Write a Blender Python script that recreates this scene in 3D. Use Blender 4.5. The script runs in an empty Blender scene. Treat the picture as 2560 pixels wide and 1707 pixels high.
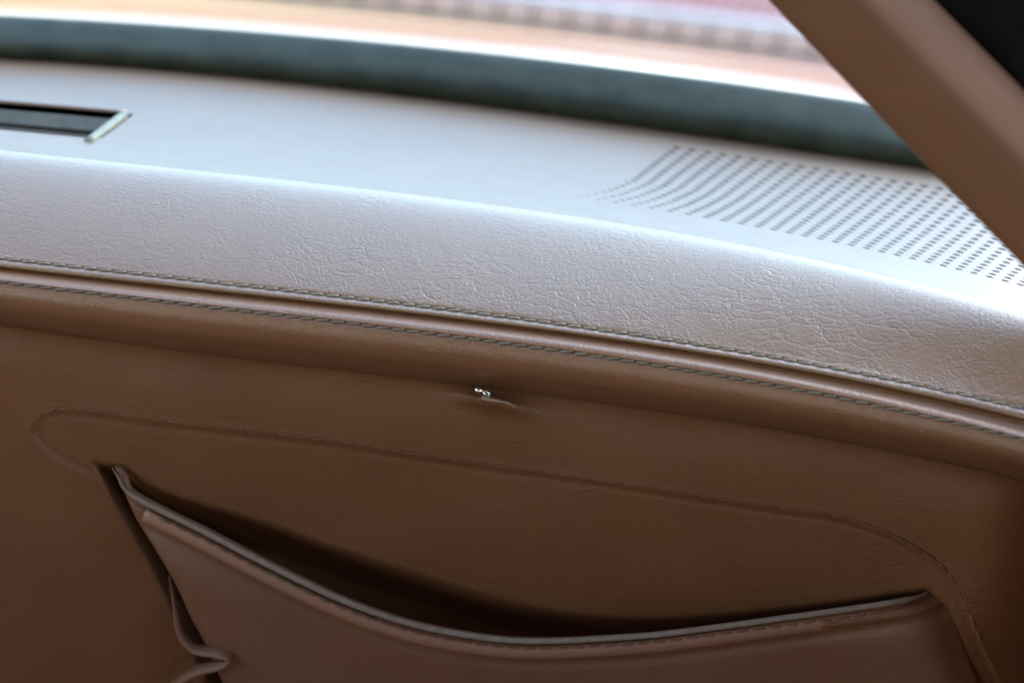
import bpy, bmesh, math, random
import numpy as np
from mathutils import Vector, Matrix
random.seed(7); rng = np.random.default_rng(7)
scene = bpy.context.scene
COL = scene.collection

# ------------------------------------------------------------------ camera
F_MM, SENS = 50.0, 36.0
PITCH, ROLL = math.radians(22.0), math.radians(6.5)
CAM = np.array([0.0, 0.0, 1.15])
f0 = np.array([0, math.cos(PITCH), -math.sin(PITCH)])
r0 = np.array([1.0, 0, 0]); u0 = np.array([0, math.sin(PITCH), math.cos(PITCH)])
R_ = r0 * math.cos(ROLL) + u0 * math.sin(ROLL)
U_ = -r0 * math.sin(ROLL) + u0 * math.cos(ROLL)
cd = bpy.data.cameras.new("camera"); cam = bpy.data.objects.new("camera", cd); COL.objects.link(cam)
cam.matrix_world = Matrix(((R_[0], U_[0], -f0[0], CAM[0]), (R_[1], U_[1], -f0[1], CAM[1]),
                           (R_[2], U_[2], -f0[2], CAM[2]), (0, 0, 0, 1)))
cd.lens = F_MM; cd.sensor_width = SENS; cd.clip_start = 0.01; cd.clip_end = 5000
cd.dof.use_dof = True; cd.dof.focus_distance = 0.49; cd.dof.aperture_fstop = 6.4
scene.camera = cam

# ------------------------------------------------------------------ sky, sun, exposure
SUN_ELEV, SUN_AZ = math.radians(43), math.radians(60)      # azimuth measured from +Y towards +X
w = bpy.data.worlds.new("World"); scene.world = w; w.use_nodes = True
nt = w.node_tree; bg = nt.nodes["Background"]
sky = nt.nodes.new("ShaderNodeTexSky"); sky.sky_type = 'NISHITA'; sky.sun_disc = False
sky.sun_elevation = SUN_ELEV; sky.sun_rotation = SUN_AZ; sky.air_density = 1.6; sky.dust_density = 1.0; sky.ozone_density = 0.6
nt.links.new(sky.outputs[0], bg.inputs[0]); bg.inputs[1].default_value = 0.15
sd = bpy.data.lights.new("sun", 'SUN'); sun = bpy.data.objects.new("sun", sd); COL.objects.link(sun)
sd.energy = 0.5; sd.angle = math.radians(40); sd.color = (1.0, 0.95, 0.88)
sdir = Vector((math.sin(SUN_AZ) * math.cos(SUN_ELEV), math.cos(SUN_AZ) * math.cos(SUN_ELEV), math.sin(SUN_ELEV)))
sun.rotation_euler = sdir.to_track_quat('Z', 'Y').to_euler(); sun.location = (3, -2, 6)
scene.view_settings.view_transform = 'Standard'; scene.view_settings.look = 'None'
scene.view_settings.exposure = 2.7; scene.view_settings.gamma = 1.0

# ------------------------------------------------------------------ helpers: rails measured on the subject, turned into points in the car
FP = F_MM / SENS * 2560.0
def ray(px, py):
    px = np.asarray(px, float); py = np.asarray(py, float)
    a = ((px - 1280.0) / FP)[..., None]; b = ((853.5 - py) / FP)[..., None]
    return f0 + a * R_ + b * U_
def at_z(px, py, z):
    d = ray(px, py); t = (np.asarray(z) - CAM[2]) / d[..., 2]
    return CAM + d * t[..., None]
def at_y(px, py, y):
    d = ray(px, py); t = (np.asarray(y) - CAM[1]) / d[..., 1]
    return CAM + d * t[..., None]
class Rail:
    def __init__(s, pts, deg=3, lo=-50, hi=2610):
        p = np.array(pts, float); s.c = np.polyfit((p[:, 0] - 1280) / 1280, p[:, 1], deg); s.lo, s.hi = lo, hi
        s.d = np.polyder(s.c)
    def __call__(s, x):
        x = np.asarray(x, float); xc = np.clip(x, s.lo, s.hi); n = (xc - 1280) / 1280
        return np.polyval(s.c, n) + np.polyval(s.d, n) * (x - xc) / 1280
def sstep(x):
    x = np.clip(x, 0, 1); return x * x * (3 - 2 * x)
def spline(pts, n):
    """points along a Catmull-Rom curve, evenly spaced"""
    p = np.array(pts, float); p = np.vstack([2 * p[0] - p[1], p, 2 * p[-1] - p[-2]]); out = []
    for i in range(1, len(p) - 2):
        t = np.linspace(0, 1, 24, endpoint=False)[:, None]
        a, b, c, d = p[i - 1], p[i], p[i + 1], p[i + 2]
        out.append(0.5 * ((2 * b) + (c - a) * t + (2 * a - 5 * b + 4 * c - d) * t ** 2 + (-a + 3 * b - 3 * c + d) * t ** 3))
    out = np.vstack(out + [p[-2][None]])
    return resample(out, n)
def resample(out, n):
    s = np.concatenate([[0], np.cumsum(np.linalg.norm(np.diff(out, axis=0), axis=1))])
    q = np.linspace(0, s[-1], n)
    return np.stack([np.interp(q, s, out[:, k]) for k in range(out.shape[1])], 1)
def poly_dist(P, L, closed=False):
    """unsigned distance of points P (N,2) to polyline L"""
    A = L; B = np.roll(L, -1, 0)
    if not closed: A, B = A[:-1], B[:-1]
    best = np.full(len(P), 1e9)
    for a, b in zip(A, B):
        ab = b - a; t = np.clip(((P - a) @ ab) / max(ab @ ab, 1e-9), 0, 1)
        best = np.minimum(best, np.linalg.norm(P - a - t[:, None] * ab, axis=1))
    return best
def inside(P, L):
    r = np.zeros(len(P), bool); j = len(L) - 1
    for i in range(len(L)):
        yi, yj = L[i, 1], L[j, 1]
        c = (yi > P[:, 1]) != (yj > P[:, 1])
        if yi != yj:
            r ^= c & (P[:, 0] < (L[j, 0] - L[i, 0]) * (P[:, 1] - yi) / (yj - yi) + L[i, 0])
        j = i
    return r
def mesh(name, verts, faces, mat, smooth=True):
    me = bpy.data.meshes.new(name); me.from_pydata([tuple(map(float, v)) for v in verts], [], faces)
    me.materials.append(mat)
    if smooth: me.polygons.foreach_set("use_smooth", [True] * len(me.polygons))
    me.update(); return me
def origin_of(p):
    o = np.zeros(3)
    while p is not None: o = o + np.array(p.location); p = p.parent
    return o
def part(name, verts, faces, mat, parent, smooth=True, label=None):
    o = bpy.data.objects.new(name, mesh(name, np.asarray(verts, float) - origin_of(parent), faces, mat, smooth))
    COL.objects.link(o); o.parent = parent
    if label: o["label"] = label
    return o
def thing(name, label, cat, loc, group=None):
    o = bpy.data.objects.new(name, None); COL.objects.link(o); o.location = loc; o.empty_display_size = 0.05
    o["label"] = label; o["category"] = cat; o["kind"] = "thing"
    if group: o["group"] = group
    return o
def struct(name, verts, faces, mat):
    o = bpy.data.objects.new(name, mesh(name, verts, faces, mat, False)); COL.objects.link(o); o["kind"] = "structure"; return o
def grid_faces(nr, nc, keep=None):
    return [(r * nc + c, r * nc + c + 1, (r + 1) * nc + c + 1, (r + 1) * nc + c) for r in range(nr - 1) for c in range(nc - 1)
            if keep is None or keep(r, c)]
def shell(G, off):
    """closed sheet: grid G (r,c,3) and its copy moved by off, with edge walls"""
    nr, nc = G.shape[:2]; V = np.vstack([G.reshape(-1, 3), (G + off).reshape(-1, 3)]); n = nr * nc
    F = grid_faces(nr, nc); F += [tuple(n + i for i in q[::-1]) for q in list(F)]
    ring = [c for c in range(nc)] + [r * nc + nc - 1 for r in range(1, nr)] + [(nr - 1) * nc + c for c in range(nc - 2, -1, -1)] + [r * nc for r in range(nr - 2, 0, -1)]
    for i, a in enumerate(ring):
        b = ring[(i + 1) % len(ring)]; F.append((b, a, a + n, b + n))
    return V, F
def tube(path, ra, rb, nseg=12, ref=(0, 1, 0), caps=True):
    P = np.asarray(path, float); n = len(P); T = np.gradient(P, axis=0); T /= np.linalg.norm(T, axis=1)[:, None]
    ref = np.array(ref, float); N = ref - (T @ ref)[:, None] * T; N /= np.linalg.norm(N, axis=1)[:, None]
    Bn = np.cross(T, N); ra = np.broadcast_to(ra, n); rb = np.broadcast_to(rb, n); V = []
    for i in range(n):
        for k in range(nseg):
            a = 2 * math.pi * k / nseg; V.append(P[i] + Bn[i] * math.cos(a) * ra[i] + N[i] * math.sin(a) * rb[i])
    Fc = [(i * nseg + k, i * nseg + (k + 1) % nseg, (i + 1) * nseg + (k + 1) % nseg, (i + 1) * nseg + k) for i in range(n - 1) for k in range(nseg)]
    if caps: Fc += [tuple(range(nseg))[::-1], tuple((n - 1) * nseg + k for k in range(nseg))]
    return np.array(V), Fc
def boxvf(c, s):
    c = np.array(c, float); h = np.array(s, float) / 2
    V = [c + h * np.array(k) for k in ((-1,-1,-1),(1,-1,-1),(1,1,-1),(-1,1,-1),(-1,-1,1),(1,-1,1),(1,1,1),(-1,1,1))]
    return np.array(V), [(3,2,1,0),(4,5,6,7),(0,1,5,4),(1,2,6,5),(2,3,7,6),(3,0,4,7)]
def bev_box_mesh(name, s, b, mat):
    bm = bmesh.new(); bmesh.ops.create_cube(bm, size=1.0); bmesh.ops.scale(bm, vec=s, verts=bm.verts)
    bmesh.ops.bevel(bm, geom=bm.edges[:], offset=b, segments=1, affect='EDGES')
    me = bpy.data.meshes.new(name); bm.to_mesh(me); bm.free(); me.materials.append(mat); return me

# ------------------------------------------------------------------ materials
def base_mat(name, color, rough=0.5, spec=0.5, metal=0.0):
    m = bpy.data.materials.new(name); m.use_nodes = True; b = m.node_tree.nodes["Principled BSDF"]
    b.inputs["Base Color"].default_value = (*color, 1); b.inputs["Roughness"].default_value = rough
    b.inputs["Specular IOR Level"].default_value = spec; b.inputs["Metallic"].default_value = metal
    return m, m.node_tree, b
def leather(name, color, rough, cell=0.00125, depth=0.00009, spec=0.5, var=0.10, coat=0.0):
    m, t, b = base_mat(name, color, rough, spec); L = t.links.new; N = t.nodes.new
    b.inputs["Coat Weight"].default_value = coat; b.inputs["Coat Roughness"].default_value = 0.40
    tc = N("ShaderNodeTexCoord")
    def noise(scale, detail, src=None, dist=0.0):
        n = N("ShaderNodeTexNoise"); n.inputs["Scale"].default_value = scale; n.inputs["Detail"].default_value = detail
        n.inputs["Distortion"].default_value = dist; L(src or tc.outputs["Object"], n.inputs["Vector"]); return n
    def mth(op, a, bb, c=None):
        n = N("ShaderNodeMath"); n.operation = op
        for i, v in enumerate((a, bb) + ((c,) if c is not None else ())):
            if isinstance(v, (int, float)): n.inputs[i].default_value = v
            else: L(v, n.inputs[i])
        return n.outputs[0]
    if depth > 0:
        # warp the coordinates, then wrinkle network from two Voronoi edge fields
        wn = noise(420, 2); vs = N("ShaderNodeVectorMath"); vs.operation = 'SUBTRACT'; L(wn.outputs["Color"], vs.inputs[0]); vs.inputs[1].default_value = (.5, .5, .5)
        sc = N("ShaderNodeVectorMath"); sc.operation = 'SCALE'; L(vs.outputs[0], sc.inputs[0]); sc.inputs["Scale"].default_value = cell * 1.2
        ad = N("ShaderNodeVectorMath"); ad.operation = 'ADD'; L(tc.outputs["Object"], ad.inputs[0]); L(sc.outputs[0], ad.inputs[1])
        mp = N("ShaderNodeMapping"); L(ad.outputs[0], mp.inputs[0]); mp.inputs["Rotation"].default_value = (0, 0.25, 0); mp.inputs["Scale"].default_value = (0.62, 1.0, 1.0)
        def vor(scale):
            v = N("ShaderNodeTexVoronoi"); v.feature = 'DISTANCE_TO_EDGE'; v.inputs["Scale"].default_value = scale; L(mp.outputs[0], v.inputs["Vector"])
            r = N("ShaderNodeMapRange"); r.interpolation_type = 'SMOOTHSTEP'; L(v.outputs["Distance"], r.inputs[0])
            r.inputs[1].default_value = 0.0; r.inputs[2].default_value = 0.22; return r.outputs[0]
        big = vor(0.45 / cell); small = vor(1.0 / cell)
        mask = noise(55, 3).outputs["Fac"]
        mk = N("ShaderNodeMapRange"); L(mask, mk.inputs[0]); mk.inputs[1].default_value = 0.33; mk.inputs[2].default_value = 0.62
        bigw = mth('MULTIPLY', big, mk.outputs[0])
        fine = noise(2.2 / cell, 3).outputs["Fac"]
        h = mth('ADD', mth('MULTIPLY', bigw, 0.95), mth('MULTIPLY_ADD', small, 0.75, mth('MULTIPLY', fine, 0.35)))
        amp = N("ShaderNodeMapRange"); L(noise(34, 2, dist=0.6).outputs["Fac"], amp.inputs[0]); amp.inputs[1].default_value = 0.36; amp.inputs[2].default_value = 0.64; amp.inputs[3].default_value = 0.55; amp.inputs[4].default_value = 1.30
        # long stretch creases running along the hide, in patches
        mp2 = N("ShaderNodeMapping"); L(ad.outputs[0], mp2.inputs[0]); mp2.inputs["Rotation"].default_value = (0.3, 0.5, 0.35); mp2.inputs["Scale"].default_value = (0.42, 1.1, 1.1)
        w2 = noise(150, 3); v2 = N("ShaderNodeVectorMath"); v2.operation = 'MULTIPLY_ADD'; L(w2.outputs["Color"], v2.inputs[0]); v2.inputs[1].default_value = (.004, .004, .004); L(mp2.outputs[0], v2.inputs[2])
        vl_ = N("ShaderNodeTexVoronoi"); vl_.feature = 'DISTANCE_TO_EDGE'; vl_.inputs["Scale"].default_value = 0.22 / cell; L(v2.outputs[0], vl_.inputs["Vector"])
        rl = N("ShaderNodeMapRange"); rl.interpolation_type = 'SMOOTHSTEP'; L(vl_.outputs["Distance"], rl.inputs[0]); rl.inputs[2].default_value = 0.10
        km = N("ShaderNodeMapRange"); L(noise(26, 2).outputs["Fac"], km.inputs[0]); km.inputs[1].default_value = 0.46; km.inputs[2].default_value = 0.60
        h = mth('MULTIPLY_ADD', mth('MULTIPLY', rl.outputs[0], km.outputs[0]), 0.9, mth('MULTIPLY', h, amp.outputs[0]))
        soft = mth('ADD', h, mth('MULTIPLY', noise(160, 3).outputs["Fac"], 1.6))
        bp = N("ShaderNodeBump"); bp.inputs["Strength"].default_value = 1.0; bp.inputs["Distance"].default_value = depth
        L(soft, bp.inputs["Height"]); L(bp.outputs[0], b.inputs["Normal"])
    cn = noise(38, 4).outputs["Fac"]
    mx = N("ShaderNodeMix"); mx.data_type = 'RGBA'; L(cn, mx.inputs["Factor"])
    mx.inputs["A"].default_value = (*[c * (1 - var) for c in color], 1); mx.inputs["B"].default_value = (*[c * (1 + var) for c in color], 1)
    L(mx.outputs["Result"], b.inputs["Base Color"])
    rn = noise(90, 3).outputs["Fac"]; L(mth('MULTIPLY_ADD', rn, 0.12, rough - 0.06), b.inputs["Roughness"])
    return m
def speckled(name, ca, cb, scale, rough=0.85, spec=0.3, bump=0.0):
    m, t, b = base_mat(name, ca, rough, spec); L = t.links.new; N = t.nodes.new
    tc = N("ShaderNodeTexCoord"); n = N("ShaderNodeTexNoise"); n.inputs["Scale"].default_value = scale; n.inputs["Detail"].default_value = 6
    L(tc.outputs["Object"], n.inputs["Vector"]); r = N("ShaderNodeValToRGB"); r.color_ramp.elements[0].position = .35; r.color_ramp.elements[1].position = .65
    r.color_ramp.elements[0].color = (*ca, 1); r.color_ramp.elements[1].color = (*cb, 1); L(n.outputs["Fac"], r.inputs[0]); L(r.outputs[0], b.inputs["Base Color"])
    if bump:
        bp = N("ShaderNodeBump"); bp.inputs["Distance"].default_value = bump; L(n.outputs["Fac"], bp.inputs["Height"]); L(bp.outputs[0], b.inputs["Normal"])
    return m
COAT = 0.9
TAN = (0.128, 0.049, 0.018)
M_pad = leather("pad_leather", (0.150, 0.073, 0.033), 0.42, spec=0.9, coat=0.8)
M_panel = leather("panel_leather", TAN, 0.5, cell=0.0012, depth=0.00008, spec=0.3)
M_top = leather("top_vinyl", (0.14, 0.082, 0.055), 0.45, cell=0.0008, depth=0.00002, spec=0.8, coat=0.4)
M_welt = leather("welt_leather", (0.150, 0.060, 0.022), 0.46, cell=0.0011, depth=0.00008, spec=0.8, coat=0.55)
M_pocket = leather("pocket_leather", (0.135, 0.057, 0.028), 0.52, depth=0.00006, spec=0.4)
M_pillar = leather("pillar_lining", (0.110, 0.049, 0.027), 0.7, depth=0.00003, spec=0.15)
M_thread = speckled("thread", (0.11, 0.094, 0.078), (0.19, 0.163, 0.137), 2500, 0.6)
M_thread_brown = speckled("brown_thread", (0.115, 0.050, 0.023), (0.15, 0.068, 0.032), 2500, 0.6)
M_rubber = speckled("black_rubber", (0.013, 0.015, 0.011), (0.023, 0.026, 0.020), 60, 0.6, 0.15)
M_black = speckled("black_plastic", (0.003, 0.003, 0.0035), (0.005, 0.005, 0.0055), 80, 0.8, 0.05)
M_slat = speckled("grey_plastic", (0.05, 0.046, 0.041), (0.065, 0.06, 0.054), 200, 0.65, 0.15)
M_scuff = speckled("scuffed_leather", (0.20, 0.13, 0.09), (0.30, 0.20, 0.14), 700, 0.8)
M_hem = leather("hem_leather_skylit", (0.215, 0.105, 0.064), 0.5, depth=0.00004)  # pocket hem leather, lightened to stand for sky light on the bead
M_edge = speckled("edge_skylit", (0.14, 0.098, 0.070), (0.18, 0.128, 0.095), 400, 0.75, 0.2)  # pocket lip: sky light on its upper edge put into the colour
M_cloth = speckled("speaker_cloth", (0.030, 0.022, 0.018), (0.045, 0.034, 0.028), 900, 0.95, 0.1)
M_ivory = speckled("ivory_plastic", (0.15, 0.14, 0.115), (0.19, 0.18, 0.145), 150, 0.4)
M_chrome = base_mat("chrome", (0.85, 0.86, 0.86), 0.12, 0.5, 1.0)[0]
M_paint = base_mat("pale_paint", (0.62, 0.65, 0.68), 0.25, 0.5)[0]
M_paint.node_tree.nodes["Principled BSDF"].inputs["Coat Weight"].default_value = 0.6
M_lining = speckled("cabin_lining", (0.27, 0.165, 0.11), (0.33, 0.20, 0.14), 30, 0.9)
M_road = speckled("sandy_paving", (0.38, 0.235, 0.15), (0.42, 0.29, 0.17), 0.9, 0.9)
nt2 = M_road.node_tree; bb = nt2.nodes["Principled BSDF"]; tc2 = nt2.nodes.new("ShaderNodeTexCoord"); sx = nt2.nodes.new("ShaderNodeSeparateXYZ")
nz = nt2.nodes.new("ShaderNodeTexNoise"); nz.inputs["Scale"].default_value = 0.8; mr = nt2.nodes.new("ShaderNodeMapRange"); mr.inputs[1].default_value = -1.6; mr.inputs[2].default_value = 2.0
ma = nt2.nodes.new("ShaderNodeMath"); ma.operation = 'MULTIPLY_ADD'; ma.inputs[1].default_value = 1.2; mc = nt2.nodes.new("ShaderNodeMix"); mc.data_type = 'RGBA'
nt2.links.new(tc2.outputs["Object"], sx.inputs[0]); nt2.links.new(tc2.outputs["Object"], nz.inputs["Vector"]); nt2.links.new(nz.outputs["Fac"], ma.inputs[0]); nt2.links.new(sx.outputs[0], ma.inputs[2])
nt2.links.new(ma.outputs[0], mr.inputs[0]); nt2.links.new(mr.outputs[0], mc.inputs["Factor"])
mc.inputs["A"].default_value = (0.38, 0.24, 0.115, 1); mc.inputs["B"].default_value = (0.28, 0.145, 0.125, 1); nt2.links.new(mc.outputs["Result"], bb.inputs["Base Color"])
M_kerb = speckled("kerb_brick", (0.40, 0.23, 0.20), (0.47, 0.29, 0.255), 9, 0.9)
M_cap = speckled("pale_coping", (0.42, 0.36, 0.38), (0.50, 0.43, 0.455), 6, 0.9)
M_joint = speckled("dark_joint", (0.08, 0.05, 0.048), (0.12, 0.075, 0.07), 20, 0.95)
M_brick = speckled("pink_brick", (0.23, 0.085, 0.09), (0.30, 0.115, 0.115), 14, 0.9)
gm = bpy.data.materials.new("window_glass"); gm.use_nodes = True; t = gm.node_tree; t.nodes.clear()
o_ = t.nodes.new("ShaderNodeOutputMaterial"); tr = t.nodes.new("ShaderNodeBsdfTransparent"); gl = t.nodes.new("ShaderNodeBsdfGlossy")
tr.inputs[0].default_value = (0.885, 0.968, 0.975, 1); gl.inputs["Roughness"].default_value = 0.02
lw = t.nodes.new("ShaderNodeLayerWeight"); lw.inputs[0].default_value = 0.5
pw = t.nodes.new("ShaderNodeMath"); pw.operation = "POWER"; t.links.new(lw.outputs["Facing"], pw.inputs[0]); pw.inputs[1].default_value = 5.0
fr = t.nodes.new("ShaderNodeMath"); fr.operation = "MULTIPLY_ADD"; t.links.new(pw.outputs[0], fr.inputs[0]); fr.inputs[1].default_value = 0.9; fr.inputs[2].default_value = 0.02
mx = t.nodes.new("ShaderNodeMixShader")
t.links.new(fr.outputs[0], mx.inputs[0]); t.links.new(tr.outputs[0], mx.inputs[1]); t.links.new(gl.outputs[0], mx.inputs[2]); t.links.new(mx.outputs[0], o_.inputs[0])
M_glass = gm

# ------------------------------------------------------------------ rails
rA = Rail([(0,40),(366,62),(860,99),(1289,141),(1710,194),(2190,262)])
rB = Rail([(0,146),(439,179),(860,221),(1216,265),(1710,335),(2066,388),(2303,420)], 3, -50, 2400)
rC = Rail([(0,377),(366,410),(860,468),(1289,523),(1705,583),(2066,654),(2431,746),(2560,782)])
rD = Rail([(0,649),(366,683),(860,741),(1289,804),(1705,854),(2066,915),(2431,987),(2560,1027)])
rE = Rail([(0,669),(366,714),(860,761),(1289,822),(1705,874),(2066,943),(2431,1016),(2560,1053)])
rF = Rail([(0,685),(366,727),(860,782),(1289,836),(1705,894),(2066,963),(2431,1042),(2560,1078)])
rG = Rail([(0,705),(366,749),(860,804),(1289,864),(1705,923),(2066,987),(2431,1064),(2560,1100)])
rH = Rail([(0,808),(366,862),(860,914),(1142,960),(1289,980),(1705,1033),(2248,1120),(2560,1200)])
ZC, ZD = CAM[2] - 0.150, CAM[2] - 0.172
ZTOP, RISE = CAM[2] - 0.157, 0.010

XS = np.arange(-400, 3001, 10.0); NC = len(XS)
PC = at_z(XS, rC(XS), ZC); PD = at_z(XS, rD(XS), ZD)
cfit = np.polyfit(PD[:, 0], PD[:, 1], 3)
YD = lambda X: np.polyval(cfit, X)
def on_face(px, py, d):
    """point of the near-upright dash face, moved d metres away from the seat"""
    px = np.asarray(px, float); py = np.asarray(py, float); X = (px - 1280) / FP * 0.48
    for _ in range(6):
        P = at_y(px, py, YD(X) + d); X = P[..., 0]
    return P

# ------------------------------------------------------------------ dashboard
dash = thing("dashboard", "tan leather dashboard with a double stitched seam, speaker holes and an open pocket", "dashboard", (0.0, 0.55, ZD - 0.16))

# leather pad: from behind its crest, over the crest and down to the upper row of stitches
rows = []
dC = PC - CAM; dC /= np.linalg.norm(dC, axis=1)[:, None]
back = PC + dC * 0.012; back[:, 2] -= 0.0015; back2 = PC + dC * 0.030; back2[:, 2] -= 0.012
rows += [back2, back]
T0 = -dC * np.array([1, 1, 1]) * 0.026
T1 = np.zeros_like(PD); T1[:, 1] = -0.76; T1[:, 2] = -0.65; T1 *= 0.028
for s in np.linspace(0, 1, 40):
    h00, h10, h01, h11 = 2*s**3-3*s**2+1, s**3-2*s**2+s, -2*s**3+3*s**2, s**3-s**2
    rows.append(h00 * PC + h10 * T0 * 1.9 + h01 * PD + h11 * T1 * 1.6)
rows = rows[:-1]
def face_row(y, d): return on_face(XS, y, d)
D, E, Fy, G, H = rD(XS), rE(XS), rF(XS), rG(XS), rH(XS)
# seam: stitched ledge, groove
rows += [face_row(D - 5, 0.0006), face_row(D - 2, 0.0006), face_row(D + 2, 0.0006), face_row(D + 5, -0.0008), face_row(D + (E - D) * .5, -0.0016),
         face_row(D + (E - D) * .75, -0.0022), face_row(D + (E - D) * .90, -0.0017), face_row(E - 1, -0.0004), face_row(E + 2, 0.0008)]
gr = np.stack(rows); part("leather_pad", gr.reshape(-1, 3), grid_faces(*gr.shape[:2]), M_pad, dash, label="grained tan leather pad with a rounded crest")
# welt and the roll below it
rows = [face_row(E - 4, 0.0012), face_row(E, 0.0001), face_row(E + 2, -0.0011), face_row(Fy - 6, -0.0026), face_row(Fy, -0.0040), face_row(Fy + 6, -0.0057),
        face_row(Fy + (G - Fy) * .5, -0.0067), face_row(Fy + (G - Fy) * .72, -0.0071), face_row(G - 5, -0.0073), face_row(G - 2, -0.0063), face_row(G + 2, -0.0064), face_row(G + 5, -0.0074)]
seam_G = face_row(G, -0.0069); seam_D = face_row(D, 0.0002)
for s, d in ((.12, -.0077), (.22, -.0083), (.32, -.0086), (.42, -.0085), (.52, -.0077), (.62, -.0066), (.72, -.0034), (.82, .0014), (.92, .0062), (1.0, .0112), (1.06, .0140)):
    rows.append(face_row(G + (H - G) * s, d))
gr = np.stack(rows); welt = part("welted_roll", gr.reshape(-1, 3), grid_faces(*gr.shape[:2]), M_welt, dash, label="piped leather roll below the seam")

# stitches
def stitch_mesh(mat, length, rad):
    n = 9; s = np.linspace(-1, 1, n); P = np.stack([s * length / 2, 0 * s, 0.55 * rad * (1 - s ** 2) - rad * 1.7 * np.abs(s) ** 6], 1)
    V, Fc = tube(P, rad * np.sqrt(np.clip(1.02 - s ** 4 * .75, .1, 1)), rad * .8 * np.sqrt(np.clip(1.02 - s ** 4 * .75, .1, 1)), 8, (0, 0, 1))
    return mesh("stitch", V, Fc, mat)
def lay_stitches(P, normal, pitch, me, parent, tilt, lo=0, hi=1e9):
    L = np.concatenate([[0], np.cumsum(np.linalg.norm(np.diff(P, axis=0), axis=1))]); n = int(L[-1] / pitch); cnt = 0
    org = origin_of(parent)
    for k in range(n):
        q = (k + .5) * pitch; p = np.array([np.interp(q, L, P[:, i]) for i in range(3)]); a = np.array([np.interp(q + .001, L, P[:, i]) for i in range(3)]) - np.array([np.interp(q - .001, L, P[:, i]) for i in range(3)])
        x = Vector(a).normalized(); z = Vector(normal(p) if callable(normal) else normal); z = (z - x * z.dot(x)).normalized(); y = z.cross(x)
        pp = (p - CAM); dep = pp @ f0; px = 1280 + FP * (pp @ R_) / dep
        if px < lo or px > hi: continue
        m = Matrix((x, y, z)).transposed() @ Matrix.Rotation(tilt + random.gauss(0, .035), 3, 'Z') @ Matrix.Rotation(random.gauss(0, .03), 3, 'Y')
        o = bpy.data.objects.new("stitch", me); COL.objects.link(o); o.parent = parent
        m4 = m.to_4x4(); sc = random.uniform(.95, 1.04); m4 = m4 @ Matrix.Diagonal((sc, random.uniform(.92, 1.08), 1, 1)); m4.translation = Vector(p - org) + Vector(z) * random.gauss(.00005, .00004)
        o.matrix_basis = m4; cnt += 1
    return cnt
me_st = stitch_mesh(M_thread, 0.0052, 0.00045)
lay_stitches(seam_D, (0, -.86, .5), 0.00515, me_st, welt, 0.13, -120, 2680)
lay_stitches(seam_G, (0, -.92, .39), 0.00515, me_st, welt, 0.13, -120, 2680)

# lower panel: upright leather with a pressed outline and the opening behind the pocket
OUT = spline([(230,1190),(150,1150),(102,1111),(84,1082),(92,1054),(118,1036),(160,1028),(256,1037),(366,1055),(512,1071),(731,1097),(860,1112),(996,1135),(1216,1167),(1435,1197),(1710,1239),(1919,1272),(2102,1299),(2248,1353),(2358,1425),(2415,1520),(2468,1649),(2500,1720),(2560,1990)], 220)
OUTP = np.vstack([OUT, [(2560, 2400), (700, 2400), (530, 1640), (440, 1460), (370, 1330), (310, 1220)]])
KED = spline([(286,1166),(300,1190),(322,1225),(400,1268),(512,1323),(680,1410),(860,1495),(1033,1554),(1216,1588),(1362,1596),(1581,1585),(1710,1572),(1956,1539),(2212,1503),(2290,1487),(2326,1472)], 260)
JED = spline([(296,1168),(360,1212),(439,1246),(640,1305),(860,1382),(1069,1448),(1325,1520),(1560,1548),(1760,1545),(2000,1522),(2200,1495),(2318,1475)], 120)
LED = spline([(286,1166),(301,1205),(321,1255),(346,1305),(385,1368),(439,1459),(475,1539),(512,1609),(580,1760),(660,1960)], 160)
RED = spline([(2326,1472),(2376,1517),(2398,1562),(2413,1612),(2450,1707),(2500,1840),(2540,1960)], 160)
CAV = np.vstack([JED, [(2370,1525),(2400,1620),(2440,1720),(2530,1990),(630,1990),(485,1610),(398,1440),(345,1345),(300,1270),(268,1200),(240,1160)]])
px = np.arange(-400, 3001, 7.0); nt_ = 170
Hx = rH(px); tt = np.linspace(0, 1, nt_)
GX = np.broadcast_to(px, (nt_, len(px))); GY = (Hx + 6)[None] + (1990 - Hx - 6)[None] * tt[:, None]
Q = np.stack([GX.ravel(), GY.ravel()], 1)
sdist = poly_dist(Q, OUT) * np.where(inside(Q, OUTP), 1, -1)
cdist = poly_dist(Q, CAV, True) * np.where(inside(Q, CAV), 1, -1)
below = (GY - Hx).ravel()
d = 0.0045 + 0.0022 * np.exp(-below / 22.0) + 0.0055 * np.exp(-(below / 75.0) ** 1.3)
d += 0.0007 * sstep((sdist + 10) / 28) - 0.0003 * np.exp(-((sdist + 9) / 7) ** 2) + 0.0006 * np.exp(-((sdist - 8) / 6) ** 2)
d += 0.050 * sstep((cdist + 10) / 75)
d -= 0.0055 * np.exp(-((Q[:, 0] - 1225 - .9 * (Q[:, 1] - 1000)) / 75) ** 2 - ((Q[:, 1] - 1003 - .13 * (Q[:, 0] - 1225)) / 24) ** 2)
d += 0.0009 * np.sin(Q[:, 0] / 210 + .8 * np.sin(Q[:, 1] / 170)) * np.sin(Q[:, 1] / 130 + 1 + .5 * np.sin(Q[:, 0] / 330)) + 0.0004 * np.sin(Q[:, 0] / 83 + Q[:, 1] / 120) * np.sin(Q[:, 1] / 71 - Q[:, 0] / 190)
d += 0.030 * sstep((Q[:, 0] - 2420 + .25 * (Q[:, 1] - 1300)) / 420) ** 1.5
PV = on_face(Q[:, 0], Q[:, 1], d)
PV = np.vstack([on_face(px, Hx - 70, 0.034), on_face(px, Hx - 20, 0.019), PV])
panel = part("lower_panel", PV, grid_faces(nt_ + 2, len(px)), M_panel, dash, label="dark brown leather panel with a pressed outline")
mb = stitch_mesh(M_thread_brown, 0.0046, 0.00036)
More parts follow.
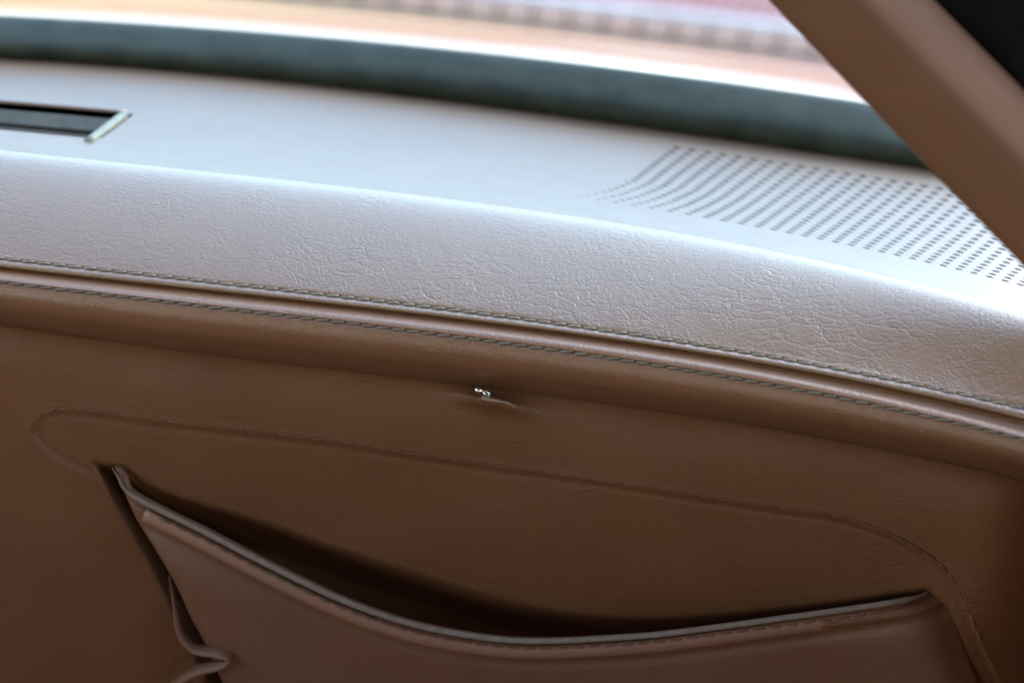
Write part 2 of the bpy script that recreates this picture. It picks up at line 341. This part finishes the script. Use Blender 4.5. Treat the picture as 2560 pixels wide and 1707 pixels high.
lineP = on_face(OUT[14:200, 0], OUT[14:200, 1] - 7, 0.0043)
lay_stitches(lineP, (0, -1, .15), 0.0056, mb, panel, 0.0, -50, 2640)

# chrome catch peeping from the crease
catch = on_face(1197, 975, 0.001)
V, Fc = tube(np.array([catch + np.array([s * .0015, .0002, -s * .0003]) for s in (-1, -.8, -.3, .3, .8, 1)]), np.array([.0003, .0008, .0011, .0011, .0008, .0003]), np.array([.0004, .0010, .0014, .0014, .0010, .0004]), 14)
ct = part("chrome_catch", V, Fc, M_chrome, dash, label="small bright chrome catch in the crease under the roll")
c2 = on_face(1216, 983, 0.0012); a = np.linspace(.4, 5.6, 22)
ringp = np.array([c2 + np.array([math.cos(t) * .0013, 0, math.sin(t) * .0006 - math.cos(t) * .0005]) for t in a])
V, Fc = tube(ringp, .00035, .00035, 8); part("ring", V, Fc, M_chrome, ct)

lp = spline([(1204, 992), (1226, 998), (1250, 1002), (1272, 1008), (1288, 1018)], 24)
V, Fc = tube(on_face(lp[:, 0], lp[:, 1], .0012), np.linspace(.0007, .0003, 24), np.linspace(.0014, .0005, 24), 10)
part("leather_lip", V, Fc, M_scuff, ct, label="pale scuffed leather lip beside the catch")

# pocket front
ns, ntp = 261, 150
K = resample(KED, ns); s = np.linspace(0, 1, ns)[None, :, None]
tv = np.linspace(0, 1, ntp) ** 1.6
Lc = np.stack([np.interp(tv, np.linspace(0, 1, len(LED)), LED[:, i]) for i in range(2)], 1); Rc = np.stack([np.interp(tv, np.linspace(0, 1, len(RED)), RED[:, i]) for i in range(2)], 1)
Bt = LED[-1] + (RED[-1] - LED[-1]) * np.linspace(0, 1, ns)[:, None]
t3 = tv[:, None, None]
lin = K[None] * (1 - t3) + Bt[None] * t3
linL = LED[0] * (1 - tv[:, None]) + LED[-1] * tv[:, None]; linR = RED[0] * (1 - tv[:, None]) + RED[-1] * tv[:, None]
PX = lin + (1 - s) * (Lc - linL)[:, None] + s * (Rc - linR)[:, None]
Qp = PX.reshape(-1, 2); kd = poly_dist(Qp, KED)
sf = np.broadcast_to(s[..., 0], (ntp, ns)).ravel(); tf = np.repeat(tv, ns)
bul = np.sin(np.pi * np.clip(sf, 0, 1)) ** .55
d = 0.0035 - 0.0175 * bul - 0.0075 * sstep(tf / .35) * (1 - sstep(sf / .25)) - 0.004 * sstep(tf / .3) * sstep((sf - .8) / .2)
edge = np.exp(-((1 - sf) / .028) ** 2); d += 0.006 * edge
d += -0.0003 * np.exp(-((kd - 6) / 6) ** 2) + 0.0004 * np.exp(-((kd - 18) / 4) ** 2) - 0.0008 * np.exp(-((kd - 35) / 13) ** 4) + 0.0007 * np.exp(-((kd - 62) / 14) ** 2)
d += 0.0005 * np.sin(Qp[:, 0] / 160 + 1) * np.sin(Qp[:, 1] / 90)
pk = part("pocket", on_face(Qp[:, 0], Qp[:, 1], d), grid_faces(ntp, ns), M_pocket, dash, label="gaping brown leather pocket with a thick stitched hem")
sm = pk.modifiers.new("thickness", 'SOLIDIFY'); sm.thickness = 0.0024; sm.offset = 1
# edge piping and padded hem, sky light put into their colour; hem stitches
KN = np.gradient(K, axis=0); KN = np.stack([-KN[:, 1], KN[:, 0]], 1) / np.linalg.norm(KN, axis=1)[:, None]
idx = np.arange(0, ns, 2); fr_ = idx / (ns - 1); bulk = np.sin(np.pi * fr_) ** .55
def along(n_px, dd, m0=0, m1=None):
    q = idx[m0:m1]; return on_face(K[q, 0] + KN[q, 0] * n_px, K[q, 1] + KN[q, 1] * n_px, (0.0035 - 0.0175 * bulk + 0.006 * np.exp(-((1 - fr_) / .028) ** 2))[m0:m1] + dd)
taper = np.clip(np.minimum(fr_ / .05, (1 - fr_) / .03), .25, 1)
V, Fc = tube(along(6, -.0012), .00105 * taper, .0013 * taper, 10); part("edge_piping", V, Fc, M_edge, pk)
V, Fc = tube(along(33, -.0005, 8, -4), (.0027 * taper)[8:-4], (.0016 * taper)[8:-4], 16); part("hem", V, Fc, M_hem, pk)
mh = stitch_mesh(M_thread_brown, 0.0046, 0.00036)
lay_stitches(along(24, -.0019, 10, -6), (0, -.95, .3), 0.0058, mh, pk, 0.0, 380, 2290)
# folded side gusset of the pocket
gp = spline([(424,1440),(436,1500),(446,1562),(462,1598),(494,1622),(545,1630),(572,1646),(556,1660),(500,1674),(450,1700),(400,1745),(360,1800)], 60)
gd = np.interp(np.linspace(0, 1, 60), [0, .35, .55, .7, 1], [-.001, -.005, -.0125, -.010, -.002])
V, Fc = tube(on_face(gp[:, 0], gp[:, 1], gd), np.interp(np.linspace(0, 1, 60), [0, .25, 1], [.0003, .0014, .0016]), np.interp(np.linspace(0, 1, 60), [0, .25, 1], [.0006, .0032, .0036]), 12)
part("gusset", V, Fc, M_pocket, pk)

# top panel with demister slot and speaker holes
SV = [0.0, .21, .30, .38, .45, .58, .72, .84, 1.0]; SS = [-300, -166, -102, -64, -33, 0, 38, 71, 115]
def top(u, v, dz=0.0):
    u = np.asarray(u, float); v = np.asarray(v, float)
    curved = np.interp(v, SV, SS); straight = 285 * (v - .58); wgt = sstep((u - 1550) / 500) + sstep((1300 - u) / 600)
    wgt = np.clip(wgt, 0, 1); x = u + curved * (1 - wgt) + straight * wgt
    y = rC(x) * (1 - v) + rB(x) * v
    return at_z(x, y, ZTOP + RISE * v * v + dz)
UV0, VV0, VV1 = 352.0, .235, .515
UG0, UG1, PIT = 1598.0, 1598.0 + 38.5 * 38, 38.5
vr = [.195]
while vr[-1] < .865: vr.append(vr[-1] + .027 + (vr[-1] - .195) / .67 * .020)
VG0, VG1 = vr[0], vr[-1]
ul = sorted(set([-900, -700] + list(np.arange(-500, UV0, 40)) + [UV0] + list(np.linspace(UV0, UG0, 34)) + list(np.arange(UG0, UG1 + 1, PIT)) + [UG1 + 60, UG1 + 200]))
vl = sorted(set([-.10, -.05, 0, .05, .10, .14] + vr + [VV0, VV1, .3, .36, .42, .47, .9, .94, .98, 1.02, 1.05]))
ul, vl = np.array(ul), np.array(vl)
UU, VV = np.meshgrid(ul, vl)
def keep(r, c):
    uc, vc = (ul[c] + ul[c + 1]) / 2, (vl[r] + vl[r + 1]) / 2
    if uc < UV0 and VV0 < vc < VV1: return False
    if UG0 < uc < UG1 and VG0 < vc < VG1: return False
    return True
TV = top(UU.ravel(), VV.ravel()); TF = grid_faces(len(vl), len(ul), keep)
TVl, TFl = list(TV), list(TF)
uw = np.array([u for u in ul if u <= UV0]); 
def wall(line_uv, depth):
    b = len(TVl); n = len(line_uv)
    for (u, v) in line_uv: TVl.append(top(u, v)); 
    for (u, v) in line_uv: TVl.append(top(u, v, -depth))
    for i in range(n - 1): TFl.append((b + i, b + i + 1, b + n + i + 1, b + n + i))
wall([(u, VV1) for u in uw], .02); wall([(u, VV0) for u in uw], .02); wall([(UV0, VV0), (UV0, VV1)], .02)
part("top_panel", TVl, TFl, M_top, dash, label="smooth dash top panel catching pale sky light")
# speaker grille: every hole is cut through
GV, GF, cache = [], [], {}
def gv(u, v, dz=0.0):
    k = (round(u, 3), round(v, 5), round(dz, 5))
    if k not in cache: cache[k] = len(GV); GV.append(top(u, v, dz))
    return cache[k]
ncol = int(round((UG1 - UG0) / PIT)); NSEG = 16
for r in range(len(vr) - 1):
    va, vb = vr[r], vr[r + 1]; vc = (va + vb) / 2
    for c in range(ncol):
        ua, ub = UG0 + c * PIT, UG0 + (c + 1) * PIT; uc = (ua + ub) / 2
        outer, inner, low = [], [], []
        for k in range(NSEG):
            a = 2 * math.pi * k / NSEG; ca, sa = math.cos(a), math.sin(a); m = max(abs(ca), abs(sa))
            outer.append(gv(uc + (ub - ua) / 2 * ca / m, vc + (vb - va) / 2 * sa / m))
            k_ = min(1.0, .45 + c * .07 + r * .05); hu, hv = .27 * k_ * (ub - ua), .205 * k_ * (vb - va)
            inner.append(gv(uc + hu * ca, vc + hv * sa)); low.append(gv(uc + hu * ca, vc + hv * sa, -.0022))
        for k in range(NSEG):
            j = (k + 1) % NSEG
            GF.append((outer[k], outer[j], inner[j], inner[k])); GF.append((inner[k], inner[j], low[j], low[k]))
gr_ = part("speaker_grille", GV, GF, M_top, dash, smooth=False, label="grid of small round speaker holes in the dash top")
us, vs_ = np.linspace(UG0, UG1, 40), np.linspace(VG0, VG1, 8); A, B = np.meshgrid(us, vs_)
part("speaker_cloth", top(A.ravel(), B.ravel(), -.0032), grid_faces(8, 40), M_cloth, gr_)
# demister vent
vent = part("demister_vent", *shell(top(*np.meshgrid(np.linspace(-700, UV0, 30), np.array([VV0, VV1])), -.016), np.array([0, 0, -.002])), M_black, dash, label="dark demister slot with a pale end cap")
def vslat(v0, v1, z0, z1, mat, name, u1=UV0 - 14):
    us = np.linspace(-700, u1, 30); G_ = np.stack([np.stack([top(u, v0, z0) for u in us]), np.stack([top(u, v1, z1) for u in us])])
    V, Fc = shell(G_, np.array([0, 0.0, -.0014])); return part(name, V, Fc, mat, vent, smooth=False)
vslat(.305, .445, -.0038, -.0012, M_slat, "slat"); vslat(VV0 + .002, .262, -.0030, -.0016, M_slat, "slat")
G_ = np.stack([np.stack([top(UV0 - o, v, .0012) for v in np.linspace(VV0 - .012, VV1 + .02, 8)]) for o in (41, 36, 29, 22, 18)])
G_[0, :, 2] -= .0012; G_[-1, :, 2] -= .0012
V, Fc = shell(G_, np.array([0, 0, -.010])); part("end_cap", V, Fc, M_ivory, vent)
for v, rd, m_ in ((VV0 + .003, .0008, M_slat), (VV1 + .016, .0013, M_top)):
    V, Fc = tube(np.stack([top(u, v, .0001) for u in np.linspace(-700, UV0 - 20, 40)]), rd, rd * .7, 8, (0, 0, 1)); part("rim", V, Fc, m_, vent)

# ------------------------------------------------------------------ rubber seal, window, bonnet
ZB = ZTOP + RISE
PB = at_z(XS, rB(XS), ZB)
seal = thing("window_seal", "thick dark grey rubber seal along the foot of the window", "seal", (0.1, 0.62, ZB - .01))
rows = []
yB, yA = rB(XS), rA(XS)
for t_, dy in ((-.10, .006), (-.02, .002), (.04, -.0015), (.14, -.0035), (.28, -.0035), (.42, -.001), (.56, .003), (.70, .008), (.84, .013), (.94, .0175), (.99, .021), (1.0, .026)):
    rows.append(at_y(XS, yB + (yA - yB) * t_, PB[:, 1] + dy))
last = rows[-1].copy(); last[:, 1] += .03; last[:, 2] -= .02; rows.append(last)
gr = np.stack(rows); part("seal_strip", gr.reshape(-1, 3), grid_faces(*gr.shape[:2]), M_rubber, seal)
speck = at_y(1520, 212, np.interp(1520, XS, PB[:, 1]) + .001)
foot = at_y(XS, yA - 2, PB[:, 1] + .030)
pane = np.stack([foot + np.array([0, -.86, .52]) * L for L in np.linspace(-.02, .50, 8)])
pane = pane[:, 20:-45]
wv, wf = shell(pane, np.array([0, .0025, .004]))
wo = thing("windscreen", "clear raked window pane standing in the dark rubber seal", "window", tuple(pane[0, pane.shape[1] // 2]))
part("glass", wv, wf, M_glass, wo)
bonnet = thing("bonnet", "glossy white painted car bodywork just outside the window", "bodywork", (0.1, 0.9, CAM[2] - .4))
W = spline([(-400,14),(0,24),(366,33),(860,72),(1216,106),(1325,112),(1435,112),(1600,126),(1710,141),(1850,170),(2066,206),(2190,250),(2500,320),(3000,440)], NC)
yw = np.interp(XS, W[:, 0], W[:, 1])
rows = []
for f_, Y in ((-1.2, .76), (-.4, .80), (.15, .86), (.45, .95), (.75, 1.08), (.93, 1.22), (1.0, 1.36)):
    rows.append(at_y(XS, yA + (yw - yA) * f_, np.full(NC, Y)))
last = rows[-1].copy(); last[:, 1] += .25; last[:, 2] -= .10; rows.append(last)
last = rows[-1].copy(); last[:, 1] += .25; last[:, 2] -= .30; rows.append(last)
gr = np.stack(rows); part("painted_panel", gr.reshape(-1, 3), grid_faces(*gr.shape[:2]), M_paint, bonnet)

# ------------------------------------------------------------------ pillar and black seal beside it
pil = thing("pillar_trim", "padded tan pillar slanting up from the dashboard corner beside the speaker holes", "pillar", tuple(at_y(2700, 640, .36)))
cen = [(2885, 775), (2505, 390), (2135, 10), (1875, -260)]
ax = np.stack([at_y(x, y, Y) for (x, y), Y in zip(cen, (.355, .38, .405, .425))])
ax = resample(ax, 40); Tn = ax[-1] - ax[0]; Tn /= np.linalg.norm(Tn)
vd = CAM - ax[len(ax) // 2]; vd -= Tn * (vd @ Tn); vd /= np.linalg.norm(vd); acr = np.cross(vd, Tn)
if acr[2] < 0: acr = -acr
prof = spline([(-22, -22), (-23, -6), (-21, 5), (-11, 10), (-2, 13), (3, 13), (9, 9), (16, 2), (21, -6), (22, -16), (10, -26), (-12, -28), (-22, -22)], 48)[:-1] * .00070
V = [p + acr * a_ + vd * b_ for p in ax for a_, b_ in prof]; n = len(prof)
Fc = [(i * n + k, i * n + (k + 1) % n, (i + 1) * n + (k + 1) % n, (i + 1) * n + k) for i in range(len(ax) - 1) for k in range(n)]
part("padding", V, Fc, M_pillar, pil)
bs = thing("door_seal", "black rubber door seal beyond the padded pillar", "seal", tuple(at_y(2750, 330, .38)))
off = acr * .0285 - vd * .012
prof2 = spline([(-19, -6), (-18, 2), (-12, 5), (0, 6), (12, 5), (18, 2), (19, -6), (0, -8), (-19, -6)], 30)[:-1] * .00076
V = [p + off + acr * a_ + vd * b_ for p in ax for a_, b_ in prof2]; n = len(prof2)
Fc = [(i * n + k, i * n + (k + 1) % n, (i + 1) * n + (k + 1) % n, (i + 1) * n + k) for i in range(len(ax) - 1) for k in range(n)]
part("seal_strip", V, Fc, M_black, bs)

# ------------------------------------------------------------------ cabin round the camera
cz = CAM[2]
def cabin(name, c, s_): V, Fc = boxvf(c, s_); return struct(name, V, Fc, M_lining)
cabin("cabin_roof", (-.15, -.68, cz + .30), (1.5, 1.90, .04))
cabin("cabin_bulkhead", (0, .80, cz - .75), (1.9, .03, 1.0))
cabin("cabin_floor", (-.15, -.45, cz - .82), (1.5, 2.2, .04))
cabin("cabin_wall_rear", (-.15, -1.60, cz - .28), (1.5, .06, 1.0))
cabin("cabin_wall_left", (-.88, -.45, cz - .45), (.05, 2.2, .7))
cabin("cabin_shade_wall_right", (.225, -.53, cz - .50), (.04, 1.94, .66)).data.materials[0] = M_panel  # unseen side wall, set close and dark to shade the lower panel

# ------------------------------------------------------------------ street outside
struct("road", [(-900, -900, 0), (900, -900, 0), (900, 900, 0), (-900, 900, 0)], [(0, 1, 2, 3)], M_road)
KP = at_z(np.array([861., 1274, 1618, 1784]), np.array([26., 60, 97, 124]), 0.0)
KY = float(KP[:, 1].mean()); print("kerb", KP)
kerb = thing("brick_kerb", "low kerb of upright bricks with a pale coping across the street", "kerb", (0.5, KY, 0))
V, Fc = boxvf((0.6, KY + .08, .05), (7.6, .10, .10)); part("mortar_core", V, Fc, M_joint, kerb, False)
kb = bev_box_mesh("kerb_brick", (.152, .10, .098), .012, M_kerb)
for k in range(44):
    o = bpy.data.objects.new("kerb_brick", kb); COL.objects.link(o); o.parent = kerb
    o.location = (-3.5 - .5 + k * .167, .05 + random.uniform(-.004, .004), .055)
cp = bev_box_mesh("coping_stone", (.82, .11, .035), .006, M_cap)
for k in range(9):
    o = bpy.data.objects.new("coping_stone", cp); COL.objects.link(o); o.parent = kerb
    o.location = (-3.5 - .2 + k * .83, .095, .1215)
V, Fc = boxvf((0, KY + .16 + 40, .05), (400, 80, .10)); struct("pavement", V, Fc, M_joint)
bk = bev_box_mesh("paving_brick", (.062, .20, .03), .004, M_brick)
pav = thing("brick_paving", "pink brick paving laid in rows beyond the pale kerb coping", "paving", (0.6, KY + .21, .10))
for r in range(6):
    for c in range(48):
        o = bpy.data.objects.new("paving_brick", bk); COL.objects.link(o); o.parent = pav
        o.location = (-1.35 + c * .072 + (r % 2) * .036 , .05 + r * .21, .012 + random.uniform(-.002, .002))
